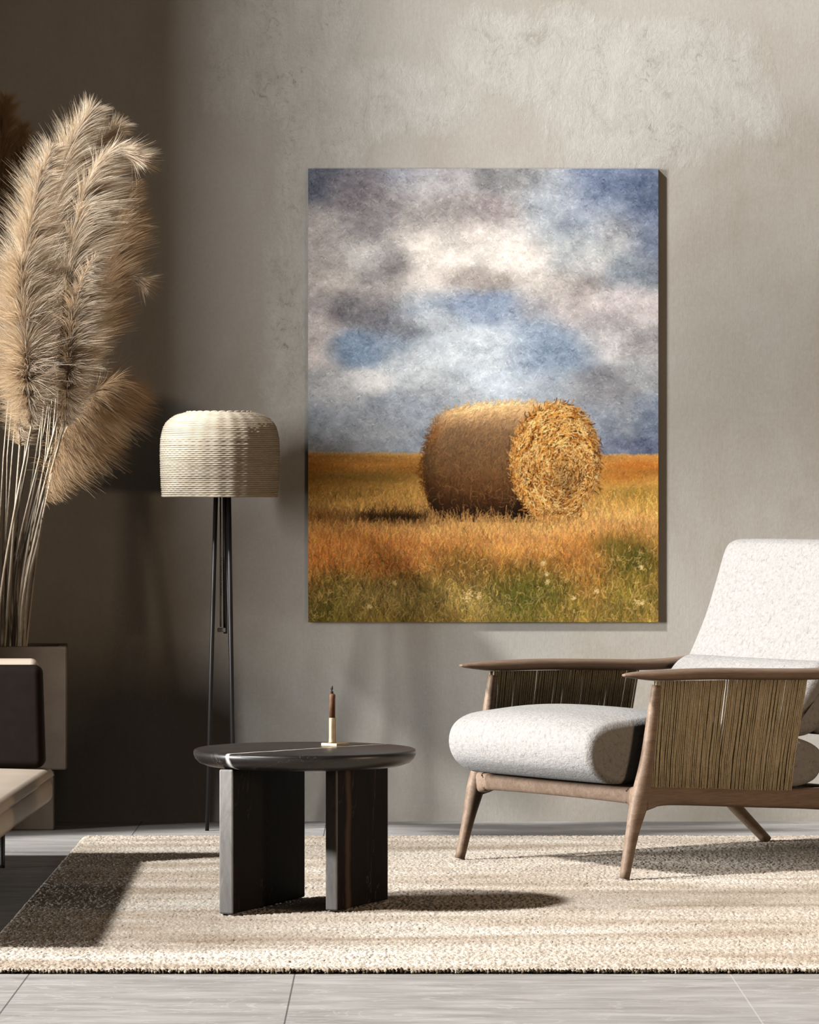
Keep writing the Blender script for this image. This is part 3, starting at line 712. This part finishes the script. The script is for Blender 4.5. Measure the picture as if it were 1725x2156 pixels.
# hollow upper block: outer walls, rim and inner walls
o4 = [(-wd, -dp), (wd, -dp), (wd, dp), (-wd, dp)]; i4 = [(-wd+.03, -dp+.03), (wd-.03, -dp+.03), (wd-.03, dp-.03), (-wd+.03, dp-.03)]
zl, zh = .178, .543
vs = [(x, y, zl) for x, y in o4]+[(x, y, zh) for x, y in o4]+[(x, y, zh) for x, y in i4]+[(x, y, zh-.08) for x, y in i4]
fs = [(3, 2, 1, 0)]
for a in range(4):
    b = (a+1) % 4; fs += [(a, b, b+4, a+4), (a+4, b+4, b+8, a+8), (a+8, b+8, b+12, a+12)]
fs.append((12, 13, 14, 15))
o = mesh('pot', vs, fs, M['concrete'], pl, False)
bv = o.modifiers.new('bevel', 'BEVEL'); bv.width = .006; bv.segments = 2; bv.limit_method = 'ANGLE'
mesh('plinth', *rbox((-wd+.05, -dp+.012, 0), (wd-.038, dp-.012, zl), .005, 2), M['concrete'], pl, False)
mesh('soil', *rbox((-wd+.031, -dp+.031, zh-.079), (wd-.031, dp-.031, zh-.06), .004, 1), M['soil'], pl, False)

# ------------------------------------------------------------------ pampas grass
def at(px, py, d): return np.array([(px-840)*d/9000, d-D, H-(py-1000)*d/9000])
def plume_mesh(axis, n, lmax, bias, droop, seed, w=.0013, spread=1.0, tip=.35):
    """fine hairs leaving a curved axis; bias = (x, y) side the plume hangs to"""
    r = np.random.default_rng(seed); A = np.array(axis); m = len(A)
    seg = np.r_[0, np.cumsum(np.linalg.norm(np.diff(A, axis=0), axis=1))]; s_ = r.random(n)**.9*seg[-1]
    p0 = np.stack([np.interp(s_, seg, A[:, i]) for i in range(3)], -1)
    T = np.gradient(A, axis=0); T /= np.linalg.norm(T, axis=1)[:, None]
    tg = np.stack([np.interp(s_, seg, T[:, i]) for i in range(3)], -1)
    q = r.uniform(0, 2*PI, n)
    out = np.stack([np.cos(q), np.sin(q), .15*r.normal(size=n)], -1)+np.array([bias[0], bias[1], 0])
    out -= tg*np.sum(out*tg, 1)[:, None]; out /= np.linalg.norm(out, axis=1)[:, None]+1e-6
    f = s_/seg[-1]; L = lmax*np.clip(np.minimum(.35+f*2.2, tip+(1-f)*1.6), .2, 1)*r.uniform(.55, 1.1, n)
    # hairs grow in tufts so the plume shows locks
    tuft = np.floor(s_/seg[-1]*46+q/(2*PI)*3).astype(int); tj = np.random.default_rng(seed+1).normal(0, .16, (4000, 3))
    d0 = tg*1.0+out*.55*spread+tj[tuft % 4000]+r.normal(0, .06, (n, 3)); d0 /= np.linalg.norm(d0, axis=1)[:, None]
    bend = out*.55*spread+np.array([bias[0]*.35, bias[1]*.35, -1.0])*droop*r.uniform(.6, 1.3, n)[:, None]
    ts = np.linspace(0, 1, 6)
    C = p0[:, None]+L[:, None, None]*(d0[:, None]*ts[None, :, None]+bend[:, None]*(ts**2)[None, :, None]*.55)
    tan = np.gradient(C, axis=1); tan /= np.linalg.norm(tan, axis=2)[..., None]+1e-9
    rv = r.normal(size=(n, 1, 3)); rv[..., 1] -= .0
    side = np.cross(tan, np.broadcast_to(np.array([0, 1.0, 0])+rv*1.1, tan.shape)); side /= np.linalg.norm(side, axis=2)[..., None]+1e-9
    ww = (w*r.uniform(.6, 1.25, n))[:, None]*np.array([.7, 1, 1, .9, .65, .2])[None]
    a = C-side*ww[..., None]*.5; b = C+side*ww[..., None]*.5
    V = np.stack([a, b], 2).reshape(-1, 3)
    i0 = (np.arange(n)*12)[:, None]+np.arange(5)[None]*2
    Q = np.stack([i0, i0+1, i0+3, i0+2], -1).reshape(-1, 4)
    return V, Q
def pampas(label, root, stem_px, axis_px, n, lmax, bias, droop, mat='plume_cream', spread=1.0, w=.00095, tip=.35, group='pampas stalks in the planter', fwd=.38):
    global PS
    PS += 1; n = int(n*1.8); lmax *= 1.5; spread *= .95
    rx, ry, rz_ = root
    stem = [np.array(root)]+[at(*p) for p in stem_px]; ax = [at(p[0], p[1], p[2]-fwd*min(1, max(0, (1230-p[1])/400))) for p in axis_px]
    base = Vector(root)
    o = thing('pampas_grass', label, 'dried grass', base, 0, group); o['kind'] = 'thing'
    path = catmull(stem+ax[:1], 6); path2 = catmull(ax, 6)
    full = [Vector(p)-base for p in path]+[Vector(p)-base for p in path2[1:]]
    nf = len(full); szs = [.0042*(1-.55*i/nf) for i in range(nf)]
    mesh('stem', *sweep(full, szs, 7, 2, (0, 1, 0)), M['straw'], o)
    if n:
        V, Q = plume_mesh([np.array(p)-np.array(root) for p in path2], n, lmax, bias, droop, 50+PS*3, w, spread, tip)
        np_mesh('plume', V, Q, M[mat], o, True)
    return o
PS = 0
ZS = zh-.062
def rt(px, dy=0): return ((px-840)*12.72/9000, 12.72-D+dy, ZS)
# front row, sunlit; depths step forward so the heads lean out over the sofa
pampas('tallest cream pampas plume, leaning right with its bright left edge, nearest the lamp', rt(38, -.02), [(44,1250,12.62),(78,1050,12.5)], [(122,880,12.36),(126,760,12.27),(140,620,12.2),(160,480,12.14),(186,385,12.1),(222,330,12.08),(258,322,12.07),(284,336,12.06)], 5200, .125, (1.0, -.35), .30)
pampas('broad pampas plume behind the tallest cream one, its tip highest of the bunch', rt(30, .03), [(40,1200,12.68),(70,1000,12.6)], [(92,860,12.5),(88,720,12.44),(92,560,12.4),(112,420,12.36),(146,310,12.34),(186,240,12.33)], 5200, .125, (.55, -.2), .12)
pampas('pampas plume with right-pointing feathery tip between the two tallest heads', rt(26, .02), [(40,1200,12.66),(78,1000,12.58)], [(104,840,12.5),(116,680,12.46),(130,520,12.43),(160,400,12.41),(205,310,12.4),(242,268,12.4)], 4200, .11, (.7, -.1), .12)
pampas('cream pampas plume hanging at the left picture edge', rt(8, -.02), [(18,1250,12.58),(30,1100,12.46)], [(42,940,12.34),(40,800,12.26),(42,660,12.2),(56,520,12.15),(78,400,12.12),(104,320,12.1)], 5200, .115, (.5, -.5), .30)
pampas('short cream pampas plume in the centre front of the bunch', rt(44, -.03), [(50,1250,12.55),(96,1040,12.42)], [(134,900,12.28),(142,800,12.2),(152,690,12.14),(170,600,12.1),(196,548,12.08)], 3600, .085, (.8, -.6), .32)
pampas('cream pampas plume drooping low over the stems on the left', rt(-6, -.03), [(2,1250,12.5),(30,1080,12.36)], [(66,900,12.24),(58,790,12.18),(50,680,12.14),(44,560,12.12)], 4200, .12, (-.2, -.6), .45)
pampas('shade-coloured pampas plume at the right side of the bunch above the lamp shade', rt(48, .02), [(64,1180,12.62),(110,1000,12.54)], [(152,840,12.46),(186,700,12.42),(216,580,12.4),(246,470,12.39),(272,400,12.39)], 4600, .10, (1.0, 0), .16, 'plume_shaded')
pampas('shade-coloured pampas plume fanning out to the right at the lower edge of the bunch', rt(40, 0), [(56,1200,12.62),(84,1110,12.58)], [(104,1020,12.54),(128,930,12.51),(160,870,12.49),(196,830,12.47),(232,806,12.46)], 4200, .10, (1.0, -.1), .42, 'plume_shaded', 1.3, tip=.7)
pampas('small shade-coloured pampas plume lowest on the right, hanging beside the stems', rt(46, -.01), [(60,1230,12.6),(82,1130,12.57)], [(96,1060,12.55),(116,980,12.53),(146,930,12.51),(184,905,12.5)], 2600, .085, (1.0, -.1), .55, 'plume_shaded', 1.25, tip=.7)
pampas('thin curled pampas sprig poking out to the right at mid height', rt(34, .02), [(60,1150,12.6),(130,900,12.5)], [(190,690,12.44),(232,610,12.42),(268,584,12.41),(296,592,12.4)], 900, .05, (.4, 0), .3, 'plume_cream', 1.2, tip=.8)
pampas('shade-coloured pampas plume rising at the far left behind the others', rt(-18, .05), [(-20,1200,12.74),(-20,900,12.74)], [(-12,640,12.74),(-6,480,12.74),(2,340,12.74),(12,215,12.74)], 3600, .085, (.1, -.1), .05, 'plume_shaded', fwd=0)
pampas('shade-coloured pampas plume with a forked tip, second from the left behind', rt(0, .05), [(6,1200,12.74),(16,900,12.74)], [(14,660,12.74),(24,520,12.74),(36,400,12.74),(48,270,12.74)], 2600, .07, (.3, -.1), .08, 'plume_shaded', fwd=0)
# bare lower stalks whose heads are lost inside the bunch
for k, (xb, xm, xt, dd) in enumerate(((2, 10, 26, 0), (14, 22, 60, .02), (20, 34, 84, -.02), (28, 46, 100, .03), (34, 58, 108, -.03), (42, 60, 96, .01), (24, 30, 52, .04), (10, 12, 16, .03), (-10, -4, 8, .0), (50, 76, 116, .01))):
    pampas('thin dry pampas stalk among the bare stems above the planter', rt(xb, dd), [(xm, 1180, 12.66+dd), ], [(xt, 960, 12.56+dd), (xt+10, 840, 12.5+dd)], 0, 0, (0, 0), 0, group='bare pampas stalks')

# ------------------------------------------------------------------ armchair
CH = thing('armchair', 'wooden lounge armchair with cream boucle cushions and paper cord sides on the rug', 'armchair', (.363, -1.666, RT), math.radians(36))
# local x = backwards, local y = towards the wall side; near side is y < 0
dz0 = -RT
def arm_side(sgn):
    y = -.35*sgn
    # front leg runs from the rug up to the armrest
    pts = [(.012, y-.004*sgn, 0), (.040, y, .11), (.062, y, .185), (.074, y, .225), (.092, y, .31), (.110, y, .42), (.122, y, .505+dz0)]
    szs = [(.0120, .0135), (.0150, .0175), (.0185, .0255), (.0185, .0255), (.0155, .0180), (.0132, .0150), (.0108, .0120)]
    pp = catmull([(*p, *q) for p, q in zip(pts, szs)], 6)
    mesh('leg', *sweep([p[:3] for p in pp], [(p[3], p[4]) for p in pp], 18, 2.3, (1, 0, 0)), M['oak'], CH)
    # armrest: flat paddle, pointed front, curling inwards behind
    yi = y
    ap = [(.012, yi, .534), (.03, yi, .5335), (.07, yi, .532), (.13, yi, .5305), (.3, yi, .530), (.5, yi, .524), (.66, yi+.004*sgn, .520), (.76, yi+.018*sgn, .524), (.84, yi+.045*sgn, .540), (.89, yi+.07*sgn, .556)]
    asz = [(.006, .003), (.016, .0065), (.026, .0105), (.033, .0140), (.035, .0155), (.034, .0155), (.032, .0155), (.028, .015), (.024, .014), (.020, .013)]
    pp = catmull([(*p, *q) for p, q in zip(ap, asz)], 6)
    mesh('armrest', *sweep([(p[0], p[1], p[2]+dz0) for p in pp], [(p[3], p[4]) for p in pp], 20, 2.6), M['oak'], CH)
    # side rail, deeper where it meets the legs
    rp = [(.078, y, .215, .034), (.10, y, .217, .031), (.13, y, .2185, .0265), (.2, y, .2155, .0248), (.45, y, .199, .0252), (.62, y, .1895, .027), (.74, y, .186, .034), (.80, y, .19, .044), (.86, y, .195, .046)]
    pp = catmull(rp, 6)
    mesh('side_rail', *sweep([(p[0], p[1], p[2]+dz0) for p in pp], [(.0175, p[3]) for p in pp], 18, 3.2), M['oak'], CH)
    # rear leg and the upright that carries the backrest
    lp = [(1.07, y*.88, 0), (.98, y*.92, .085), (.90, y*.96, .165), (.83, y, .215)]
    pp = catmull(lp, 5); n = len(pp)
    mesh('leg', *sweep(pp, [(.0155+.007*i/n, .013+.012*i/n) for i in range(n)], 16, 2.3, (1, 0, 0)), M['oak'], CH)
    up = [(.79, y, .20), (.80, y, .28), (.835, y, .40), (.862, y+.03*sgn, .50), (.885, y+.055*sgn, .56)]
    pp = catmull(up, 5)
    mesh('upright', *sweep([(p[0], p[1], p[2]+dz0) for p in pp], [(.017, .022)]*len(pp), 14, 2.4, (1, 0, 0)), M['oak'], CH)
    # paper cords strung between armrest and rail
    mb = MB(); rr = random.Random(3 if sgn > 0 else 4)
    for layer, yo in ((0, -.006*sgn), (1, .007*sgn)):
        x = .118 if layer == 0 else .121
        while x < .632:
            f = (x-.118)/.515
            xb = .090+f*.48+rr.uniform(-.0012, .0012)
            zb = .228-.03*f+(0 if layer else rr.uniform(-.01, .004)); ztop = .516-.008*f
            r = rr.uniform(.0023, .0031)
            bow = rr.uniform(-.0012, .0012)
            path = [(x+.002*f, y+yo, ztop+dz0), ((x*2+xb)/3+bow, y+yo+rr.uniform(-.0015, .0015), ztop*.66+zb*.34+dz0), ((x+2*xb)/3-bow, y+yo+rr.uniform(-.0015, .0015), ztop*.33+zb*.67+dz0), (xb, y+yo*1.9, zb+dz0)]
            mb.add(*sweep(path, [r]*4, 6, 2, (0, 1, 0)))
            x += rr.choice([.0052, .0056, .006, .0066, .0078] if layer == 0 else [.0066, .0074, .009])
    mb.build('cord_panel', M['cord'], CH)
arm_side(1); arm_side(-1)
# front and back rails
fp = [(.070, -.345, .2165, .030), (.072, -.318, .2175, .026), (.074, -.28, .2195, .0215), (.074, 0, .2200, .0195), (.074, .28, .2195, .0215), (.072, .318, .2175, .026), (.070, .345, .2165, .030)]
pp = catmull(fp, 6)
mesh('front_rail', *sweep([(p[0], p[1], p[2]+dz0) for p in pp], [(.018, p[3]) for p in pp], 18, 3.2), M['oak'], CH)
pp = [(.80, y, .185+dz0) for y in np.linspace(-.345, .345, 9)]
mesh('back_rail', *sweep(pp, [(.018, .028)]*9, 16, 3), M['oak'], CH)
# seat cushion
sp_ = catmull([(.06, .2475), (.0, .254), (-.050, .285), (-.070, .330), (-.058, .375), (-.012, .402), (.06, .412), (.18, .417), (.35, .398), (.52, .364), (.66, .345), (.735, .312), (.738, .262), (.70, .226), (.60, .216), (.40, .226), (.20, .239)], 7)[:-1]
def pf(x, y, z):
    u = 1-min(1, abs(y)/.305)**2.6
    fr = max(0, min(1, (.05-x)/.12)); tp = max(0, min(1, (z-.30)/.1))
    return x-.020*u*fr, z+.020*u*tp+dz0
def closed(pts, k=6):
    n = len(pts); out = []
    P = [np.array(p, float) for p in pts]
    for i in range(n):
        a, b, c_, d_ = P[i-1], P[i], P[(i+1) % n], P[(i+2) % n]
        for j in range(k):
            t_ = j/k; out.append(.5*(2*b+(c_-a)*t_+(2*a-5*b+4*c_-d_)*t_*t_+(3*b-a-3*c_+d_)*t_**3))
    return out
seatp = closed([(.06, .2475), (.0, .254), (-.048, .285), (-.068, .330), (-.056, .375), (-.012, .402), (.06, .412), (.18, .417), (.35, .398), (.52, .364), (.66, .345), (.735, .312), (.738, .262), (.70, .226), (.60, .216), (.40, .226), (.20, .239)], 6)
fix_normals(mesh('seat_cushion', *extrude_profile(seatp, -.306, .306, .019, 6, 16, pf), M['boucle'], CH))
# back cushion and the lumbar roll below it
backp = closed([(.742, .520), (.776, .575), (.822, .66), (.862, .76), (.892, .838), (.915, .862), (.955, .868), (1.005, .853), (1.02, .82), (.99, .74), (.945, .63), (.90, .52), (.85, .42), (.80, .36), (.74, .355), (.70, .40), (.712, .46)], 6)
def pb(x, y, z):
    u = 1-min(1, abs(y)/.305)**3; tp = max(0, min(1, (z-.52)/.1))
    return x-.010*u*tp, z+.004*u*tp+dz0
fix_normals(mesh('back_cushion', *extrude_profile(backp, -.302, .302, .034, 6, 16, pb), M['boucle'], CH))
lump = closed([(.600, .372), (.64, .44), (.680, .492), (.712, .528), (.745, .546), (.785, .548), (.80, .51), (.78, .44), (.75, .38), (.70, .352), (.64, .352)], 6)
fix_normals(mesh('lumbar_roll', *extrude_profile(lump, -.304, .304, .034, 6, 16, lambda x, y, z: (x, z+dz0)), M['boucle'], CH))

# ------------------------------------------------------------------ light
az, el = math.radians(27), math.radians(42)
dirv = Vector((math.cos(az)*math.cos(el), math.sin(az)*math.cos(el), -math.sin(el)))   # the way the light travels
sun = bpy.data.lights.new('sun', 'SUN'); sun.energy = 3.9; sun.angle = math.radians(3.6); sun.color = (1, .98, .955)
so = link(bpy.data.objects.new('sun', sun)); so.rotation_euler = dirv.to_track_quat('-Z', 'Y').to_euler(); so.location = (-6, -6, 6)
# daylight from the bright sky low outside the tall opening on the left
ar = bpy.data.lights.new('window_daylight', 'AREA'); ar.shape = 'RECTANGLE'; ar.size = 1.5; ar.size_y = 3.8; ar.energy = 1480; ar.color = (1, .98, .95)
ao = link(bpy.data.objects.new('window_daylight', ar)); ao.location = (-8.2, -4.32, 2.1)
ao.rotation_euler = Vector((8.2, 3.8, -.8)).to_track_quat('-Z', 'Y').to_euler()
# added dim warm fill from the right, lifts the shaded sides; no lamp stands there
wr = bpy.data.lights.new('added_warm_fill', 'AREA'); wr.shape = 'DISK'; wr.size = .6; wr.energy = 27; wr.color = (1, .72, .48)
wo = link(bpy.data.objects.new('added_warm_fill', wr)); wo.location = (3.0, -4.3, .7)
wo.rotation_euler = Vector((-2.8, 2.5, -.05)).to_track_quat('-Z', 'Y').to_euler()
w = bpy.data.worlds.new('world'); sc.world = w; w.use_nodes = True
bg = w.node_tree.nodes['Background']; bg.inputs[0].default_value = (1, .80, .63, 1); bg.inputs[1].default_value = .085

# ------------------------------------------------------------------ camera
cam = bpy.data.cameras.new('camera'); co = link(bpy.data.objects.new('camera', cam)); sc.camera = co
co.location = (0, -D, H); co.rotation_euler = (PI/2, 0, 0)
cam.sensor_fit = 'VERTICAL'; cam.sensor_height = 36; cam.lens = 9000*36/2156
cam.shift_x = 22.5/2156; cam.shift_y = -78/2156; cam.clip_end = 200
sc.view_settings.view_transform = 'Standard'; sc.view_settings.look = 'None'
sc.view_settings.exposure = .14; sc.view_settings.gamma = 1; sc.view_settings.use_curve_mapping = False
sc.cycles.max_bounces = 8; sc.cycles.diffuse_bounces = 0; sc.cycles.transparent_max_bounces = 16
